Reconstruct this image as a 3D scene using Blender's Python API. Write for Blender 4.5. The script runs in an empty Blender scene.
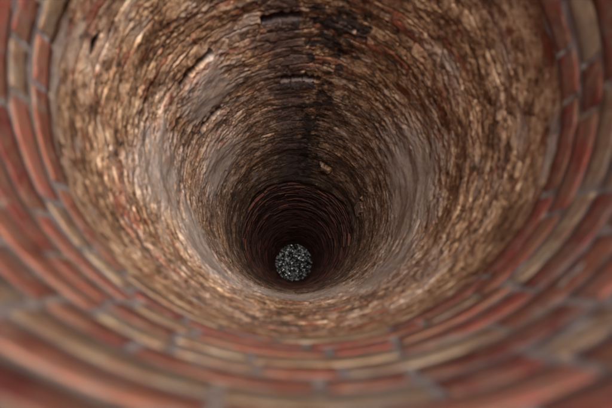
import bpy, math, random
import numpy as np
from mathutils import Vector, Euler

# ------------------------------------------------------------------ camera, sky, sun, exposure
sc = bpy.context.scene
COL = sc.collection
R = 0.56                 # inner radius of the shaft
ZC = 0.22                # camera height above the ground; depths "d" are measured down from here
RIM = -0.565             # depth of the rim: raised out of view above the camera to cut skylight
BOTTOM = 14.2
SUN_EL, SUN_AZ = 84.5, 20.0      # azimuth: direction the light comes from, CCW from +X

cam_d = bpy.data.cameras.new('camera')
cam = bpy.data.objects.new('camera', cam_d)
COL.objects.link(cam)
cam.location = (-0.0337, -0.4385, ZC)
cam.rotation_euler = (math.radians(9.23), math.radians(-1.67), 0)
cam_d.sensor_width = 36.0
cam_d.lens = 36.0 * 450 / 612
cam_d.clip_start = 0.01
cam_d.clip_end = 2000
cam_d.dof.use_dof = True
cam_d.dof.focus_distance = 3.7
cam_d.dof.aperture_fstop = 1.75
sc.camera = cam

world = bpy.data.worlds.new('World')
sc.world = world
world.use_nodes = True
wn = world.node_tree
wn.nodes.clear()
sky = wn.nodes.new('ShaderNodeTexSky')
sky.sky_type = 'NISHITA'
sky.sun_disc = False
sky.sun_elevation = math.radians(SUN_EL)
sky.sun_rotation = math.radians(90 - SUN_AZ)
sky.dust_density = 4.0
bg = wn.nodes.new('ShaderNodeBackground')
bg.inputs['Strength'].default_value = 0.05
wo = wn.nodes.new('ShaderNodeOutputWorld')
wn.links.new(sky.outputs[0], bg.inputs[0])
wn.links.new(bg.outputs[0], wo.inputs[0])

sun_d = bpy.data.lights.new('sun', 'SUN')
sun_d.energy = 1.5
sun_d.angle = math.radians(30)
sun_d.color = (1.0, 0.95, 0.91)
sun = bpy.data.objects.new('sun', sun_d)
COL.objects.link(sun)
e, a = math.radians(SUN_EL), math.radians(SUN_AZ)
src = Vector((math.cos(e) * math.cos(a), math.cos(e) * math.sin(a), math.sin(e)))
sun.rotation_euler = src.to_track_quat('Z', 'Y').to_euler()
sun.location = (0, 0, 8)

sc.view_settings.view_transform = 'Standard'
sc.view_settings.look = 'None'
sc.view_settings.gamma = 1
sc.view_settings.use_curve_mapping = False
sc.view_settings.exposure = 3.38
sc.render.engine = 'CYCLES'
sc.cycles.max_bounces = 8
sc.cycles.diffuse_bounces = 6

# ------------------------------------------------------------------ helpers
rnd = random.Random(7)
LEN = 2 * math.pi * R


def lattice(seed):
    g = np.random.default_rng(seed)
    return g.permutation(4096), g.uniform(0, 2 * np.pi, 4096), g


def perlin(s, d, ls, ld, seed):
    """gradient noise, periodic round the shaft; s = arc length, d = depth, ls/ld = cell size"""
    nu = max(2, int(round(LEN / ls)))
    u = s / LEN * nu
    v = d / ld + 37.3
    perm, ang, _ = lattice(seed)
    iu = np.floor(u).astype(np.int64); iv = np.floor(v).astype(np.int64)
    fu = u - iu; fv = v - iv
    gx, gy = np.cos(ang), np.sin(ang)

    def corner(a, b):
        h = perm[(perm[(iu + a) % nu % 4096] + iv + b) % 4096]
        return gx[h] * (fu - a) + gy[h] * (fv - b)
    wu = fu * fu * fu * (fu * (fu * 6 - 15) + 10)
    wv = fv * fv * fv * (fv * (fv * 6 - 15) + 10)
    x0 = corner(0, 0) * (1 - wu) + corner(1, 0) * wu
    x1 = corner(0, 1) * (1 - wu) + corner(1, 1) * wu
    return (x0 * (1 - wv) + x1 * wv) * 1.5


def fbm(s, d, ls, ld, seed, octs=4, gain=0.5):
    t = 0; a = 1; n = 0
    for k in range(octs):
        t = t + a * perlin(s, d, ls / 2 ** k, ld / 2 ** k, seed + 11 * k)
        n += a; a *= gain
    return t / n


def chips(s, d, ls, ld, seed):
    """cellular chips: (random per chip, distance to the chip's edge, offset below the chip's centre)"""
    nu = max(3, int(round(LEN / ls)))
    u = s / LEN * nu
    v = d / ld + 51.7
    g = np.random.default_rng(seed)
    perm = g.permutation(4096)
    ju, jv, rr = g.uniform(0, 1, 4096), g.uniform(0, 1, 4096), g.uniform(0, 1, 4096)
    iu = np.floor(u).astype(np.int64); iv = np.floor(v).astype(np.int64)
    f1 = np.full(u.shape, 9.0); f2 = f1.copy(); val = np.zeros_like(f1); off = np.zeros_like(f1)
    for a in (-1, 0, 1):
        for b in (-1, 0, 1):
            h = perm[(perm[((iu + a) % nu) % 4096] + iv + b) % 4096]
            du = iu + a + ju[h] - u; dv = iv + b + jv[h] - v
            q = np.sqrt(du * du + dv * dv)
            near = q < f1
            f2 = np.where(near, f1, np.minimum(f2, q))
            val = np.where(near, rr[h], val); off = np.where(near, -dv, off)
            f1 = np.where(near, q, f1)
    return val, f2 - f1, off


def sstep(a, b, x):
    t = np.clip((x - a) / (b - a), 0, 1)
    return t * t * (3 - 2 * t)


def make_mesh(name, verts, faces, mat, parent=None, smooth=True, attrs=None, normals=None):
    me = bpy.data.meshes.new(name)
    verts = np.asarray(verts, np.float32)
    faces = np.asarray(faces, np.int32)
    n, k = faces.shape
    me.vertices.add(len(verts)); me.vertices.foreach_set('co', verts.ravel())
    me.loops.add(n * k); me.loops.foreach_set('vertex_index', faces.ravel())
    me.polygons.add(n)
    me.polygons.foreach_set('loop_start', np.arange(0, n * k, k, dtype=np.int32))
    me.polygons.foreach_set('loop_total', np.full(n, k, np.int32))
    me.polygons.foreach_set('use_smooth', np.full(n, smooth))
    me.update(calc_edges=True)
    if attrs:
        for an, av in attrs.items():
            at = me.attributes.new(an, 'FLOAT', 'POINT')
            at.data.foreach_set('value', np.asarray(av, np.float32))
    if normals is not None:
        me.normals_split_custom_set_from_vertices(normals)
    me.materials.append(mat)
    o = bpy.data.objects.new(name, me)
    COL.objects.link(o)
    o.parent = parent
    return o


def tag(o, label=None, category=None, group=None, kind=None):
    for k, v in (('label', label), ('category', category), ('group', group), ('kind', kind)):
        if v:
            o[k] = v
    return o


# ------------------------------------------------------------------ materials
class Nodes:
    def __init__(self, name):
        self.m = bpy.data.materials.new(name)
        self.m.use_nodes = True
        self.t = self.m.node_tree
        self.b = self.t.nodes['Principled BSDF']
        self.co = self.t.nodes.new('ShaderNodeTexCoord').outputs['Object']

    def new(self, kind, **kw):
        n = self.t.nodes.new(kind)
        for k, v in kw.items():
            setattr(n, k, v)
        return n

    def link(self, a, b):
        self.t.links.new(a, b)

    def noise(self, scale, detail=4, rough=0.6, co=None):
        n = self.new('ShaderNodeTexNoise')
        n.inputs['Scale'].default_value = scale
        n.inputs['Detail'].default_value = detail
        n.inputs['Roughness'].default_value = rough
        self.link(co or self.co, n.inputs['Vector'])
        return n.outputs['Fac']

    def ramp(self, fac, stops):
        n = self.new('ShaderNodeValToRGB')
        el = n.color_ramp.elements
        while len(el) < len(stops):
            el.new(0.5)
        for q, (p, c) in zip(el, stops):
            q.position = p
            q.color = tuple(c) + (1,) if len(c) == 3 else c
        self.link(fac, n.inputs[0])
        return n.outputs[0]

    def mix(self, fac, a, b, mode='MIX'):
        n = self.new('ShaderNodeMix', data_type='RGBA', blend_type=mode)
        for sock, v in ((n.inputs[0], fac), (n.inputs[6], a), (n.inputs[7], b)):
            if isinstance(v, (int, float)):
                sock.default_value = v
            elif isinstance(v, tuple):
                sock.default_value = v + (1,)
            else:
                self.link(v, sock)
        return n.outputs[2]

    def attr(self, name):
        return self.new('ShaderNodeAttribute', attribute_name=name).outputs['Fac']

    def math(self, op, a, b):
        n = self.new('ShaderNodeMath', operation=op)
        for sock, v in zip(n.inputs, (a, b)):
            if isinstance(v, (int, float)):
                sock.default_value = v
            else:
                self.link(v, sock)
        return n.outputs[0]

    def finish(self, colour, rough=0.85, bump=None, dist=0.002, strength=0.6, spec=0.3):
        self.link(colour, self.b.inputs['Base Color'])
        if isinstance(rough, float):
            self.b.inputs['Roughness'].default_value = rough
        else:
            self.link(rough, self.b.inputs['Roughness'])
        self.b.inputs['Specular IOR Level'].default_value = spec
        if bump is not None:
            n = self.new('ShaderNodeBump')
            n.inputs['Distance'].default_value = dist
            n.inputs['Strength'].default_value = strength
            self.link(bump, n.inputs['Height'])
            self.link(n.outputs[0], self.b.inputs['Normal'])
        return self.m


def crust_material():
    n = Nodes('encrusted_brick')
    fine = n.noise(95, 7, 0.78)
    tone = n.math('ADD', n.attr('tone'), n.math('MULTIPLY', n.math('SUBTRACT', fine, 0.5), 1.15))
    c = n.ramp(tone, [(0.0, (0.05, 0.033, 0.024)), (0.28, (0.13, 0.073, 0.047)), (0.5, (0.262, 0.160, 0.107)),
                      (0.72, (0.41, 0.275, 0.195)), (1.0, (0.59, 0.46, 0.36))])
    redc = n.ramp(fine, [(0.3, (0.15, 0.036, 0.022)), (0.7, (0.30, 0.085, 0.045))])
    c = n.mix(n.attr('ochre'), c, n.mix(1.0, c, (1.04, 0.95, 0.78), 'MULTIPLY'))
    c = n.mix(n.attr('red'), c, redc)
    greyc = n.ramp(n.noise(45, 6, 0.7), [(0.25, (0.24, 0.185, 0.155)), (0.5, (0.385, 0.31, 0.268)), (0.75, (0.51, 0.425, 0.375))])
    c = n.mix(n.attr('grey'), c, greyc)
    washc = n.ramp(fine, [(0.3, (0.045, 0.028, 0.026)), (0.7, (0.12, 0.075, 0.068))])
    c = n.mix(n.attr('wash'), c, washc)
    c = n.mix(n.attr('soot_shade'), c, (0.022, 0.016, 0.015))  # black stain, plus shade painted into the open slots
    return n.finish(c, 0.88, n.noise(150, 6, 0.75), 0.004, 0.7, 0.15)


def mortar_material():
    n = Nodes('grey_lime_mortar')
    c = n.ramp(n.noise(16, 6, 0.7), [(0.25, (0.15, 0.122, 0.112)), (0.5, (0.235, 0.195, 0.18)), (0.75, (0.35, 0.30, 0.275))])
    c = n.mix(n.ramp(n.noise(5, 3), [(0.5, (0, 0, 0)), (0.7, (1, 1, 1))]), c, (0.24, 0.17, 0.11))
    return n.finish(c, 0.9, n.noise(90, 5, 0.7), 0.004, 0.8, 0.2)


def brick_material(name, lo, mid, hi, stain, other):
    n = Nodes(name)
    info = n.new('ShaderNodeObjectInfo')
    # each brick reads its own piece of the noise
    sh = n.new('ShaderNodeVectorMath', operation='SCALE')
    n.link(info.outputs['Location'], sh.inputs[0])
    comb = n.new('ShaderNodeCombineXYZ')
    n.link(n.math('MULTIPLY', info.outputs['Random'], 53.0), comb.inputs[0])
    n.link(n.math('MULTIPLY', info.outputs['Random'], 91.0), comb.inputs[1])
    add = n.new('ShaderNodeVectorMath', operation='ADD')
    n.link(n.co, add.inputs[0]); n.link(comb.outputs[0], add.inputs[1])
    co = add.outputs[0]
    f = n.math('ADD', n.math('MULTIPLY', n.noise(24, 8, 0.72, co), 0.7), n.math('MULTIPLY', info.outputs['Random'], 0.3))
    c = n.ramp(f, [(0.33, lo), (0.5, mid), (0.66, hi)])
    c = n.mix(n.ramp(n.noise(14, 6, 0.75, co), [(0.47, (0, 0, 0)), (0.64, (0.75, 0.75, 0.75))]), c, stain)
    c = n.mix(n.ramp(n.noise(13, 6, 0.75, co), [(0.47, (0, 0, 0)), (0.58, (0.85, 0.85, 0.85))]), c, other)
    return n.finish(c, 0.88, n.noise(55, 7, 0.75, co), 0.008, 0.9, 0.15)


M_CRUST = crust_material()
M_MORTAR = mortar_material()
M_RED = brick_material('red_brick', (0.12, 0.028, 0.021), (0.24, 0.058, 0.040), (0.35, 0.112, 0.075), (0.22, 0.16, 0.125), (0.24, 0.12, 0.07))
M_ORANGE = brick_material('orange_brick', (0.18, 0.062, 0.036), (0.29, 0.108, 0.062), (0.38, 0.17, 0.105), (0.24, 0.19, 0.15), (0.18, 0.055, 0.035))
M_BUFF = brick_material('buff_brick', (0.17, 0.105, 0.06), (0.29, 0.19, 0.112), (0.40, 0.285, 0.185), (0.22, 0.18, 0.15), (0.22, 0.11, 0.065))
M_STONE = brick_material('grey_stone', (0.06, 0.043, 0.040), (0.11, 0.082, 0.078), (0.20, 0.155, 0.145), (0.11, 0.075, 0.055), (0.07, 0.05, 0.05))


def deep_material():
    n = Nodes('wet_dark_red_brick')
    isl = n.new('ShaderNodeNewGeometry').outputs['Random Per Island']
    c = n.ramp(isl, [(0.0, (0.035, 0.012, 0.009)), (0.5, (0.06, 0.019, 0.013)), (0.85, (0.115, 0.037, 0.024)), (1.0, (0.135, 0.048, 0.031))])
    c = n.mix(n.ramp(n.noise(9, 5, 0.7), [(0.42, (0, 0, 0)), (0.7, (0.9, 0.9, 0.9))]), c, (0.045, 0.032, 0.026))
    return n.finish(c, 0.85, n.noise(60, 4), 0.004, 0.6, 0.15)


def pebble_material():
    n = Nodes('wet_grey_pebbles')
    isl = n.new('ShaderNodeNewGeometry').outputs['Random Per Island']
    c = n.ramp(isl, [(0.0, (0.02, 0.022, 0.022)), (0.70, (0.02, 0.022, 0.022)), (0.76, (0.65, 0.67, 0.67)), (0.9, (0.85, 0.86, 0.86))])
    return n.finish(c, 0.14, None, spec=0.9)


def ground_material():
    n = Nodes('worn_grass_and_earth')
    c = n.ramp(n.noise(1.2, 8, 0.7), [(0.35, (0.10, 0.075, 0.045)), (0.5, (0.085, 0.085, 0.03)), (0.7, (0.05, 0.08, 0.02))])
    return n.finish(c, 0.95, n.noise(30, 6, 0.7), 0.03, 0.8, 0.1)


# ------------------------------------------------------------------ the setting: ground round the well
N = 96
radii = np.array([R + 0.16, R + 0.5, 2, 6, 20, 80, 400, 1500.0])
th = np.linspace(0, 2 * np.pi, N, endpoint=False)
gv = [(r * math.cos(t), r * math.sin(t), 0.0 if r < 3 else 0.02 * math.sin(3 * t + r)) for r in radii for t in th]
gf = [(k * N + i, k * N + N + i, k * N + N + (i + 1) % N, k * N + (i + 1) % N) for k in range(len(radii) - 1) for i in range(N)]
tag(make_mesh('ground', gv, gf, ground_material()), kind='structure')

# ------------------------------------------------------------------ the well
well = bpy.data.objects.new('brick_well', None)
COL.objects.link(well)
well.location = (0, 0, 0)
tag(well, 'deep round well shaft of red and buff brick, encrusted with brown lime further down', 'well')


def ring_grid(nt, depths):
    t = np.linspace(0, 2 * np.pi, nt, endpoint=False)
    T, D = np.meshgrid(t, depths)
    return T, D


def ring_faces(nt, nr):
    i = np.arange(nt); k = np.arange(nr - 1)
    K, I = np.meshgrid(k, i, indexing='ij')
    J = (I + 1) % nt
    a = K * nt + I; b = K * nt + J
    return np.stack([a, b, b + nt, a + nt], -1).reshape(-1, 4), K.ravel(), I.ravel()


def ring_verts(T, D, rad):
    return np.stack([rad * np.cos(T), rad * np.sin(T), ZC - D], -1).reshape(-1, 3)


# ---- upper courses: mortar bed and single bricks
COURSE = 0.073
T, D = ring_grid(800, np.arange(RIM + 0.004, 1.06, 0.006))
S = T * R
bed = 0.0008 - 0.0032 * sstep(0.20, 0.60, fbm(S, D, 0.22, 0.06, 3, 5, 0.6)) - 0.0020 * fbm(S, D, 0.03, 0.02, 5, 3)
bed = bed + 0.06 * sstep(0.0, 0.03, D - 0.930 - 0.04 * fbm(S, D, 0.2, 0.1, 6, 4, 0.6))
f, _, _ = ring_faces(T.shape[1], T.shape[0])
make_mesh('mortar_bed', ring_verts(T, D, R + bed), f, M_MORTAR, well)


def brick_shape(length, height, depth, seed, curve=0.92, nx=10, ny=6):
    """worn brick: front face a small grid with rounded, chipped arrises; x along the arc, y = -depth down, inner face at -Z"""
    g = random.Random(seed)
    vs, fs = [], []
    hx, hy = length / 2, height / 2
    skew = g.uniform(-0.02, 0.02)
    ax, ay = 0.004 / length, 0.0035 / height
    gx = [0.0] + [ax + (1 - 2 * ax) * i / (nx - 2) for i in range(nx - 1)] + [1.0]
    gy = [0.0] + [ay + (1 - 2 * ay) * j / (ny - 2) for j in range(ny - 1)] + [1.0]
    for j in range(ny + 1):
        for i in range(nx + 1):
            x = -hx + length * gx[i]; y = -hy + height * gy[j]
            ex = min(i, nx - i); ey = min(j, ny - j)
            n = 0.0
            if ex == 0 or ey == 0:
                n = 0.0002 + g.uniform(0, 0.0024)
            elif ex == 1 or ey == 1:
                n = g.uniform(-0.0010, 0.0008)
            else:
                n = g.uniform(-0.0014, 0.0006)
            if ex == 0:
                x *= 1 - g.uniform(0, 0.02)
            if ey == 0:
                y *= 1 - g.uniform(0, 0.05)
            y += skew * x
            vs.append((x, y, n))
    nfront = len(vs)
    edge = [i for i in range(nx + 1)] + [(j * (nx + 1) + nx) for j in range(1, ny + 1)] + \
           [ny * (nx + 1) + i for i in range(nx - 1, -1, -1)] + [j * (nx + 1) for j in range(ny - 1, 0, -1)]
    for j in range(ny):
        for i in range(nx):
            q = j * (nx + 1) + i
            fs.append((q, q + 1, q + nx + 2, q + nx + 1))
    back = {}
    for q in edge:
        x, y, n = vs[q]
        back[q] = len(vs)
        vs.append((x * 0.97, y, depth))
    for k, q in enumerate(edge):
        p = edge[(k + 1) % len(edge)]
        fs.append((p, q, back[q], back[p]))
    # wrap round the shaft; local +X is radial outward, +Y tangential, +Z up
    out = []
    for x, y, n in vs:
        sag = curve * (R - math.sqrt(max(R * R - x * x, 0)))
        out.append((R + n - sag - 0.25 * (1 - curve) * length * length / 8 / R, x * (1 + n / R), y))
    return out, fs


def brick_meshes(name, length, mats, count, seed, height=0.057, depth=0.1):
    res = {}
    for k in range(count):
        v, fc = brick_shape(length, height, depth, seed + k)
        for m in mats:
            o = make_mesh(name, v, fc, m)
            me = o.data
            bpy.data.objects.remove(o)
            res.setdefault(m.name, []).append(me)
    return res


LONG = brick_meshes('brick', 0.208, (M_RED, M_ORANGE, M_BUFF), 5, 100)
SHORT = brick_meshes('brick', 0.098, (M_RED, M_ORANGE, M_BUFF), 4, 200)


def place(me, theta, d, name, dr=0.0, tilt=0.0):
    o = bpy.data.objects.new(name, me)
    COL.objects.link(o)
    o.parent = well
    o.location = (dr * math.cos(theta), dr * math.sin(theta), ZC - d)
    o.rotation_euler = (tilt, 0, theta)
    return o


d = RIM + 0.04
while d < 0.915:
    course = []
    used = 0.0
    while used < LEN - 0.05:
        long_ = rnd.random() < 0.68
        course.append(long_)
        used += (0.208 if long_ else 0.098) + 0.011
    if used > LEN + 0.06 and course[-1]:
        course[-1] = False
        used -= 0.11
    gap = 0.011 + (LEN - used) / len(course)          # close the ring with even joints
    t = rnd.uniform(0, 6.28)
    for long_ in course:
        step = ((0.208 if long_ else 0.098) + gap) / R
        pick = rnd.random()
        m = M_RED if pick < 0.40 else (M_ORANGE if pick < 0.55 else M_BUFF)
        o = place(rnd.choice((LONG if long_ else SHORT)[m.name]), t + step / 2, d + rnd.uniform(-0.004, 0.004) + 0.006 * math.sin(2 * (t + step / 2) + 13 * d), 'brick',
                  rnd.uniform(-0.0020, -0.0003), rnd.uniform(-0.022, 0.022))
        o.scale = (1, (1 - (0.008 - gap) / 0.15 if gap < 0.006 else 1) * rnd.uniform(0.97, 1.01), rnd.uniform(0.90, 1.10))
        t += step
    d += 0.071 + rnd.uniform(-0.002, 0.002)

# ---- encrusted stretch below: one displaced surface, cut into its eroded bricks and mortar patches
D0, D1 = 0.82, 4.95
dl = [D0]
while dl[-1] < D1:
    dl.append(dl[-1] + 0.0021 * dl[-1] ** 1.55)
NT = 1400
T, D = ring_grid(NT, np.array(dl))
S = T * R
deg = (np.degrees(T) + 180) % 360 - 180          # -180..180, 90 = far side from the camera


def adiff(t0):
    return (deg - t0 + 180) % 360 - 180


warp_s = 0.020 * fbm(S, D, 0.22, 0.16, 21, 3)
warp_d = 0.024 * fbm(S, D, 0.26, 0.15, 22, 3)
Sw, Dw = (S + warp_s) % LEN, D + warp_d

BULGE = 0.026 * fbm(S, D, 0.60, 0.45, 31, 3)
h = BULGE + 0.0                                  # slow bulges
bark0 = fbm(S, D, 0.03, 0.02, 45, 3)
r1, e1, o1 = chips(Sw, Dw, 0.110, 0.075, 41)
r2, e2, o2 = chips(Sw, Dw + 0.6 * warp_s, 0.036, 0.026, 42)
r3, e3, o3 = chips(Sw + 0.004 * bark0, Dw + 0.004 * bark0, 0.0155, 0.0130, 43)
flaky = 0.12 + 1.10 * sstep(-0.30, 0.40, fbm(S, D, 0.30, 0.16, 44, 4))      # some stretches scaled smooth, some flaking
fade = (1.0 - 0.45 * sstep(2.0, 4.2, D)) * flaky
h += fade * (0.0035 * (r1 - 0.5) + 0.002 * o1 * (r1 * 2 - 0.6))
h += fade * (0.0020 * (r2 - 0.5) + 0.0007 * o2)
h += fade * 0.0018 * (r3 - 0.5)


def terrace(n_, steps):
    t_ = n_ * steps
    i_ = np.floor(t_)
    return (i_ + sstep(0.70, 1.0, t_ - i_)) / steps


h += fade * 0.009 * terrace(fbm(Sw, Dw, 0.12, 0.095, 57, 6, 0.62), 8)         # broken, stepped scale
h += fade * 0.0055 * terrace(fbm(Sw, Dw, 0.040, 0.034, 58, 4, 0.6), 5)
bark = fbm(Sw, Dw, 0.12, 0.060, 51, 5, 0.62)
h += 0.0030 * bark + 0.0008 * (0.5 - np.abs(fbm(Sw, Dw, 0.10, 0.070, 52, 4, 0.55)) * 2)
h += 0.0055 * fbm(S, D, 0.055, 0.055, 53, 3, 0.5) + 0.0038 * fbm(S, D, 0.018, 0.020, 54, 4, 0.7)
h -= 0.005 * (1 - sstep(0.0, 0.10, e1)) * sstep(0.0, 0.35, fbm(S, D, 0.25, 0.15, 61, 3))
pit = sstep(0.42, 0.55, fbm(S, D, 0.05, 0.045, 62, 3))
h -= 0.009 * pit

h = BULGE + 0.72 * (h - BULGE)

# brick pattern still showing through
cw = (Dw - 0.90) / COURSE
ci = np.floor(cw).astype(int)
fc_ = cw - ci
crs = np.random.default_rng(5).uniform(0, 1, 400)
PER = 16
uw = (Sw / LEN * PER + 0.5 * (ci % 2) + 0.3 * crs[ci % 400])
bi = np.floor(uw).astype(int) % PER
fb = uw - np.floor(uw)
joint = np.minimum(np.minimum(fc_, 1 - fc_) * COURSE, np.minimum(fb, 1 - fb) * LEN / PER)
jm = sstep(-0.25, 0.25, fbm(S, D, 0.4, 0.25, 71, 3))
h -= 0.0045 * (1 - sstep(0.002, 0.007, joint)) * (0.25 + 0.75 * jm)
brick_r = np.random.default_rng(9).uniform(0, 1, 4000)[(ci * PER + bi) % 4000]
h += 0.004 * (brick_r - 0.5) * jm

# construction joints between lifts: open slots for part of the way round
slot = np.zeros_like(h)
crk = np.zeros_like(h)
wob = 0.010 * fbm(S, D * 0, 0.16, 1.0, 81, 3)
for t0, half, dd, wid, deep in ((98.3, 8.6, 1.615, 0.052, 0.10), (89.8, 10.6, 2.155, 0.072, 0.10),
                                (138.5, 9.8, 1.665, 0.056, 0.12), (142.5, 8.2, 2.165, 0.080, 0.12),
                                (164.0, 3.5, 1.09, 0.03, 0.03), (28.0, 6.0, 1.62, 0.010, 0.04), (47.0, 7.0, 1.70, 0.008, 0.04),
                                (112.0, 5.0, 2.95, 0.014, 0.04), (-150.0, 5.0, 1.30, 0.012, 0.03)):
    w_ = wid * (0.85 + 0.5 * perlin(S, D * 0 + t0, 0.03, 1.0, 83))
    along = 1 - sstep(half * 0.82, half, np.abs(adiff(t0)))
    q = along * (1 - sstep(w_ * 0.40, w_ * 0.62, np.abs(D - dd - wob)))
    slot = np.maximum(slot, q * deep)
    crk = np.maximum(crk, q)

# smooth grey mortar patches (centre deg, centre depth, half width deg, half height)
PATCH = [(138.0, 1.93, 19.0, 0.29), (-176.0, 1.74, 23.0, 0.36), (-146.0, 2.12, 34.0, 0.38), (0.0, 2.22, 42.0, 0.60),
         (-46.0, 2.02, 28.0, 0.36), (178.0, 0.955, 14.0, 0.030), (-14.0, 0.955, 12.0, 0.025), (154.0, 2.75, 26.0, 0.42),
         (-95.0, 2.6, 40.0, 0.40)]
PROUD = [(15.0, 3.80, 6.0, 0.26), (64.0, 3.83, 6.0, 0.10)]
rag = 0.55 * fbm(S, D, 0.12, 0.08, 91, 5, 0.6) + 0.25 * fbm(S, D, 0.03, 0.02, 92, 3)
pid = np.full(h.shape, -1)
grey = np.zeros_like(h)
for k, (t0, d0, ht, hd) in enumerate(PATCH):
    q = 1.0 - np.sqrt((adiff(t0) / ht) ** 2 + ((D - d0) / hd) ** 2) + 1.3 * rag
    m_ = sstep(-0.15, 0.50, q)
    pid = np.where((m_ > 0.55) & (m_ >= grey), k, pid)
    grey = np.maximum(grey, m_)
stone = np.zeros_like(h)
for k, (t0, d0, ht, hd) in enumerate(PROUD):
    q = 1.0 - np.maximum(np.abs(adiff(t0)) / ht, np.abs(D - d0) / hd) + 0.9 * rag
    m_ = sstep(0.10, 0.30, q)
    pid = np.where(m_ > 0.5, 50 + k, pid)
    stone = np.maximum(stone, m_)
smooth_h = 0.022 * fbm(S, D, 0.60, 0.45, 31, 3) + 0.008 + 0.005 * fbm(S, D, 0.12, 0.12, 95, 4, 0.5) + 0.0012 * bark0 + 0.0006 * (r3 - 0.5)
h = h * (1 - grey) + smooth_h * grey
h = h * (1 - stone) + (0.022 + 0.004 * (r2 - 0.5)) * stone - slot

# ragged top edge, tucked behind the bricks above, and ragged lower edge
edge = 0.900 + 0.012 * np.sin(3 * T + 1.0) + 0.035 * fbm(S, D * 0, 0.25, 1.0, 97, 4) + 0.02 * fbm(S, D, 0.05, 0.05, 96, 3)
h = h * (0.2 + 0.8 * sstep(0.92, 1.25, D)) - 0.003 * (1 - sstep(0.95, 1.25, D)) - 0.05 * (1 - sstep(edge - 0.010, edge + 0.008, D))
low = 4.62 + 0.42 * fbm(S, D * 0, 0.35, 1.0, 98, 4)
h = h - 0.09 * sstep(low - 0.03, low + 0.05, D)

V = ring_verts(T, D, R - h)

# what the surface is made of (colour masks, some with painted shade)
streak = fbm(Sw, Dw, 0.075, 0.050, 111, 5, 0.65)
big = fbm(S, D, 0.55, 0.40, 112, 3)
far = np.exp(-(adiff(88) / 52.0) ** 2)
blot = fbm(S, D, 0.14, 0.16, 116, 5, 0.65)
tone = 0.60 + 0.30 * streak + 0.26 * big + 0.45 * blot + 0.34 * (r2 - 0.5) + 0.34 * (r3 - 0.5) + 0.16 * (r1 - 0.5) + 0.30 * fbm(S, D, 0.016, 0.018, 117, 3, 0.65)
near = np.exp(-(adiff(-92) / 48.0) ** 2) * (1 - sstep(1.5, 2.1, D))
tone = tone - 0.13 * near - 0.13 * far - 0.08 * sstep(1.8, 3.0, D) - 0.20 * sstep(2.8, 4.2, D)  # depth terms paint the light falling off down the shaft
tone = tone + 0.22 * stone
red = sstep(0.70, 0.86, brick_r + 0.22 * fbm(S, D, 0.07, 0.03, 113, 3)) * sstep(-0.05, 0.25, fbm(S, D, 0.16, 0.07, 114, 4)) * (1 - sstep(1.5, 2.6, D)) * 0.85
red = np.maximum(red, 0.6 * sstep(0.25, 0.5, fbm(S, D, 0.09, 0.05, 115, 4)))
ochre = sstep(-0.25, 0.25, fbm(S, D, 0.35, 0.2, 118, 4) + 0.22 - 0.40 * sstep(1.7, 2.5, D) - 0.25 * near)
rag2 = 0.6 * fbm(S, D, 0.12, 0.12, 121, 5, 0.7) + 0.6 * fbm(Sw, Dw, 0.05, 0.05, 123, 3)
rag3 = fbm(S, D, 0.05, 0.35, 122, 4)
soot_shade_m = np.zeros_like(h)
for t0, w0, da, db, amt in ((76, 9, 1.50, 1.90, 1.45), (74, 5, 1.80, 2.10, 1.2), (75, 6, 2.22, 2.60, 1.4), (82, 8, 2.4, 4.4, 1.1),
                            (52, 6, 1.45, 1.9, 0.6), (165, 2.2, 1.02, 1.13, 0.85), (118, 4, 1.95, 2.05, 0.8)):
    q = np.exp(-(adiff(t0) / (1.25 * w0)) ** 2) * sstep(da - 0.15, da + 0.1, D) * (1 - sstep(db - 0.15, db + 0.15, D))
    soot_shade_m = np.maximum(soot_shade_m, sstep(0.46, 0.72, q * amt * 0.66 + 1.5 * rag2 + 0.5 * rag3 + 0.38 * (r2 - 0.5) + 0.30 * (r3 - 0.5)) * min(1.0, amt) * (q > 0.02))
wash = np.exp(-((adiff(97 - 6 * sstep(2.0, 4.0, D))) / (12 + 6 * sstep(2.4, 4.0, D))) ** 2) * sstep(1.0, 1.5, D)
wash = 0.85 * sstep(0.30, 0.85, wash + 0.8 * rag2 + 0.5 * rag3 + 0.3 * (r2 - 0.5)) * (wash > 0.01)
soot_shade_m = np.maximum(np.clip(soot_shade_m * 0.97, 0, 1) * (1 - 0.12 * r2), 0.9 * sstep(0.3, 0.8, crk))  # open slots painted black as shade; the rest is black stain
grey_c = np.maximum(grey * (0.50 + 0.45 * sstep(-0.22, 0.12, fbm(S, D, 0.07, 0.07, 132, 5, 0.65))), 0.45 * sstep(0.22, 0.42, fbm(S, D, 0.2, 0.1, 131, 4)))

F, fk, fi = ring_faces(NT, len(dl))
# vertex normals of the whole surface, so that the cut pieces meet without seams
A, B, C_, E_ = (V[F[:, k]] for k in range(4))
fn = np.cross(C_ - A, E_ - B)
vn = np.zeros_like(V)
for k in range(4):
    for c in range(3):
        vn[:, c] += np.bincount(F[:, k], fn[:, c], len(V))
vn /= np.linalg.norm(vn, axis=1, keepdims=True) + 1e-12
ctr = V[F[0]].mean(0)
if np.dot(vn[F[0, 0]][:2], ctr[:2]) > 0:
    vn = -vn
    F = F[:, ::-1]

attrs = {'tone': tone.ravel(), 'red': red.ravel(), 'grey': grey_c.ravel(), 'soot_shade': soot_shade_m.ravel(), 'wash': wash.ravel(), 'ochre': ochre.ravel()}
v0 = fk * NT + fi
piece = np.zeros(len(F), int)                      # 0 = the rest of the crust
cell = (ci * PER + bi).ravel()[v0]
fd = D.ravel()[v0]; fdeg = deg.ravel()[v0]
CUT = 1.93
cd = 0.90 + (ci.ravel()[v0] + 0.5) * COURSE
incut = (cd > 0.93) & (cd < CUT) & ~((cd < 1.42) & (np.abs(fdeg - 90) < 42))
piece = np.where(incut, 1000 + cell, 0)
pp = pid.ravel()[v0]
piece = np.where(pp >= 0, 1 + pp, piece)


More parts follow.
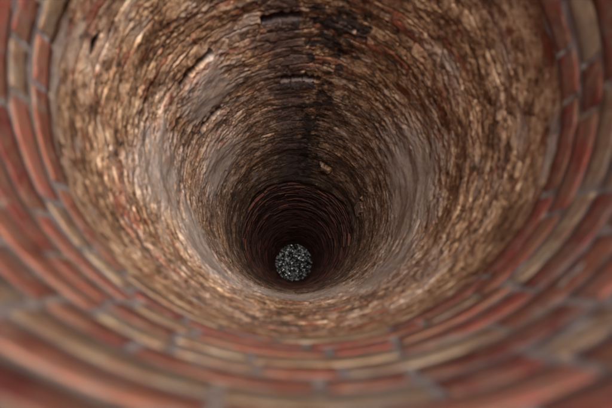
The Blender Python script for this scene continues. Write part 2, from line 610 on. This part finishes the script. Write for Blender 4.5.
def cut(ids, name, kind=None):
    fs = F[ids]
    used, inv = np.unique(fs.ravel(), return_inverse=True)
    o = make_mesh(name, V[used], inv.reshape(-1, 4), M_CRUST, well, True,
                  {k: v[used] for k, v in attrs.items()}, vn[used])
    if kind:
        o['kind'] = kind
    return o




def connected(ids):
    """split the faces of a piece into its main connected patch and the stray remainder"""
    kk = fk[ids]; ii = (fi[ids] - fi[ids[len(ids) // 2]] + NT // 2) % NT
    k0, i0 = kk.min(), ii.min()
    g_ = np.zeros((kk.max() - k0 + 3, ii.max() - i0 + 3), bool)
    g_[kk - k0 + 1, ii - i0 + 1] = True
    best = None
    left = g_.copy()
    for _ in range(6):
        c_ = np.argwhere(left)
        if not len(c_):
            break
        reach = np.zeros_like(g_); reach[tuple(c_[len(c_) // 2])] = True
        n0 = 0
        while True:
            for _k in range(8):
                r_ = reach.copy()
                r_[1:] |= reach[:-1]; r_[:-1] |= reach[1:]; r_[:, 1:] |= reach[:, :-1]; r_[:, :-1] |= reach[:, 1:]
                reach = r_ & g_
            n1 = reach.sum()
            if n1 == n0:
                break
            n0 = n1
        left &= ~reach
        if best is None or n0 > best[0]:
            best = (n0, reach)
        if n0 > len(ids) / 2:
            break
    ok = best[1][kk - k0 + 1, ii - i0 + 1]
    return ids[ok], ids[~ok]


order = np.argsort(piece, kind='stable')
vals, start = np.unique(piece[order], return_index=True)
bounds = list(start) + [len(order)]
rest = []
nb = 0
for k, v in enumerate(vals):
    ids = order[bounds[k]:bounds[k + 1]]
    if v == 0 or (v >= 1000 and len(ids) < 250):
        rest.append(ids)
    else:
        ids, stray = connected(ids)
        rest.append(stray)
    if v == 0 or (v >= 1000 and bounds[k + 1] - bounds[k] < 250):
        continue
    if v < 1000:
        o = cut(ids, 'mortar_patch' if v < 51 else 'proud_stone')
    else:
        cut(ids, 'eroded_brick'); nb += 1
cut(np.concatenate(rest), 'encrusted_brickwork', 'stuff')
print('eroded bricks', nb, 'crust quads', len(F))

# ---- stone blocks bedded under the open joints, and proud stones lower down
def block(theta_deg, d_, length, height, proud, mat, seed, name):
    v, fcs = brick_shape(length, height, 0.09, seed, 1.0, 9, 8)
    g_ = random.Random(seed)
    v = [(x + g_.uniform(-0.003, 0.003), y + g_.uniform(-0.002, 0.002), z + g_.uniform(-0.003, 0.003)) for x, y, z in v]
    o = make_mesh(name, v, fcs, mat)
    o.parent = well
    t_ = math.radians(theta_deg)
    o.location = (-proud * math.cos(t_), -proud * math.sin(t_), ZC - d_)
    o.rotation_euler = (rnd.uniform(-0.02, 0.02), 0, t_)
    return o


for k, (t_, d_, ln, hg, pr) in enumerate(((102.6, 1.674, 0.072, 0.075, -0.005), (94.8, 1.672, 0.076, 0.070, -0.003), (98.0, 2.225, 0.052, 0.095, 0.004),
                                         (92.0, 2.232, 0.058, 0.105, 0.001), (85.6, 2.226, 0.060, 0.10, 0.004))):
    block(t_, d_, ln, hg, pr, M_STONE, 301 + k, 'stone_block')

# ---- deep bare brickwork, in courses, no longer told apart brick by brick
dv, df = [], []
g = random.Random(77)
d = 4.45
k = 0
ring_off = 0.0
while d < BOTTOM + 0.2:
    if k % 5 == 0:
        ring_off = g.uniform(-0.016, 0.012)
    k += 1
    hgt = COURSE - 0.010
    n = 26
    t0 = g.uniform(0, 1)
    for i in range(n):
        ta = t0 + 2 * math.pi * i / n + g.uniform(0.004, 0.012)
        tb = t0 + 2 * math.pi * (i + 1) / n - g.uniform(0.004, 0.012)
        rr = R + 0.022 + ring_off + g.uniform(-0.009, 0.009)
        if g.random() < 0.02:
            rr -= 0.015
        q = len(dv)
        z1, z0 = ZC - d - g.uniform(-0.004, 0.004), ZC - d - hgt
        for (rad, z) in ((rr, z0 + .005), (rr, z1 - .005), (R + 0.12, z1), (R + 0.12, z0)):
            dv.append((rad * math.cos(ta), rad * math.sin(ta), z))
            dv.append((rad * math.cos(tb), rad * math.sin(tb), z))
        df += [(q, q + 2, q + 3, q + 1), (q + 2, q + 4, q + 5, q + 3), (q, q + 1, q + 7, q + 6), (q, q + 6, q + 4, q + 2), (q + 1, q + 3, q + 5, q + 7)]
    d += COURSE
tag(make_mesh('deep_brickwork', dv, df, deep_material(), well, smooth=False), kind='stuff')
T, D = ring_grid(300, np.arange(4.4, BOTTOM + 0.3, 0.03))
f, _, _ = ring_faces(T.shape[1], T.shape[0])
make_mesh('deep_mortar', ring_verts(T, D, R + 0.050 + 0.006 * fbm(T * R, D, 0.1, 0.06, 141, 3)), f, M_MORTAR, well)

# ---- the well head above ground: coping of radial bricks and the outer face (behind the lens)
COPE = brick_meshes('coping_brick', 0.10, (M_RED, M_ORANGE, M_BUFF), 2, 400, 0.065, 0.23)
nc = 32
for i in range(nc):
    m = rnd.choice((M_RED, M_RED, M_ORANGE, M_BUFF))
    place(rnd.choice(COPE[m.name]), 2 * math.pi * (i + 0.5) / nc, RIM - 0.0335 + rnd.uniform(-0.002, 0.002), 'coping_brick', rnd.uniform(-0.004, 0.003))
T, D = ring_grid(160, np.linspace(RIM + 0.004, ZC + 0.3, 5))
f, _, _ = ring_faces(160, 5)
make_mesh('outer_mortar', ring_verts(T, D, T * 0 + R + 0.20), f[:, ::-1], M_MORTAR, well)
ov, of = [], []
d = RIM + 0.008
while d < ZC + 0.1:
    n = 21
    t0 = g.uniform(0, 1)
    for i in range(n):
        ta = t0 + 2 * math.pi * i / n + 0.008
        tb = t0 + 2 * math.pi * (i + 1) / n - 0.008
        ro = R + 0.209 + g.uniform(-0.003, 0.003)
        q = len(ov)
        for rad in (R + 0.19, ro):
            for z in (ZC - d, ZC - d - 0.063):
                for s_ in range(4):
                    tt = ta + (tb - ta) * s_ / 3
                    ov.append((rad * math.cos(tt), rad * math.sin(tt), z))
        for s_ in range(3):
            of += [(q + 8 + s_, q + 12 + s_, q + 13 + s_, q + 9 + s_), (q + s_, q + 8 + s_, q + 9 + s_, q + 1 + s_),
                   (q + 4 + s_, q + 5 + s_, q + 13 + s_, q + 12 + s_)]
        of += [(q, q + 4, q + 12, q + 8), (q + 3, q + 11, q + 15, q + 7)]
    d += COURSE
tag(make_mesh('outer_brickwork', ov, of, M_RED, well, smooth=False), kind='stuff')

# ------------------------------------------------------------------ wet pebbles at the bottom of the shaft
phi = (1 + 5 ** 0.5) / 2
ico = np.array([(-1, phi, 0), (1, phi, 0), (-1, -phi, 0), (1, -phi, 0), (0, -1, phi), (0, 1, phi), (0, -1, -phi), (0, 1, -phi),
                (phi, 0, -1), (phi, 0, 1), (-phi, 0, -1), (-phi, 0, 1)], float)
ico /= np.linalg.norm(ico[0])
icf = np.array([(0, 11, 5), (0, 5, 1), (0, 1, 7), (0, 7, 10), (0, 10, 11), (1, 5, 9), (5, 11, 4), (11, 10, 2), (10, 7, 6), (7, 1, 8),
                (3, 9, 4), (3, 4, 2), (3, 2, 6), (3, 6, 8), (3, 8, 9), (4, 9, 5), (2, 4, 11), (6, 2, 10), (8, 6, 7), (9, 8, 1)])
fn0 = np.cross(ico[icf[0, 1]] - ico[icf[0, 0]], ico[icf[0, 2]] - ico[icf[0, 0]])
up = Vector(fn0 if np.dot(fn0, ico[icf[0, 0]]) > 0 else -fn0).rotation_difference(Vector((0, 0, 1))).to_matrix()
ico = ico @ np.array(up).T                       # one facet lies face up
gg = np.random.default_rng(3)
pv, pf = [], []
for i in range(1900):
    r_ = (R + 0.03) * math.sqrt(gg.uniform()); t_ = gg.uniform(0, 2 * math.pi)
    s_ = gg.uniform(0.010, 0.032)
    q = ico * np.array([s_ * gg.uniform(0.8, 1.3), s_ * gg.uniform(0.8, 1.3), s_ * gg.uniform(0.5, 0.9)])
    ca, sa = math.cos(t_ * 7), math.sin(t_ * 7)
    q = q @ np.array([[ca, -sa, 0], [sa, ca, 0], [0, 0, 1]])
    tl = gg.normal(0, 0.30)
    q = q @ np.array([[1, 0, 0], [0, math.cos(tl), -math.sin(tl)], [0, math.sin(tl), math.cos(tl)]])
    pf.append(icf + len(pv) * 12)
    pv.append(q + np.array([r_ * math.cos(t_), r_ * math.sin(t_), ZC - BOTTOM + gg.uniform(-0.012, 0.03)]))
peb = make_mesh('pebbles', np.concatenate(pv), np.concatenate(pf), pebble_material(), None, smooth=False)
tag(peb, 'wet grey and white pebbles covering the bottom of the dark shaft', 'pebbles', kind='stuff')
bt = np.linspace(0, 2 * np.pi, 48, endpoint=False)
mud = [(0, 0, ZC - BOTTOM - 0.02)] + [((R + 0.1) * math.cos(t), (R + 0.1) * math.sin(t), ZC - BOTTOM - 0.02) for t in bt]
nm = Nodes('dark_silt')
silt = nm.finish(nm.ramp(nm.noise(8), [(0.3, (0.015, 0.014, 0.012)), (0.7, (0.04, 0.036, 0.03))]), 0.5)
tag(make_mesh('shaft_floor', mud, [(0, i + 1, (i + 1) % 48 + 1) for i in range(48)], silt), kind='structure')
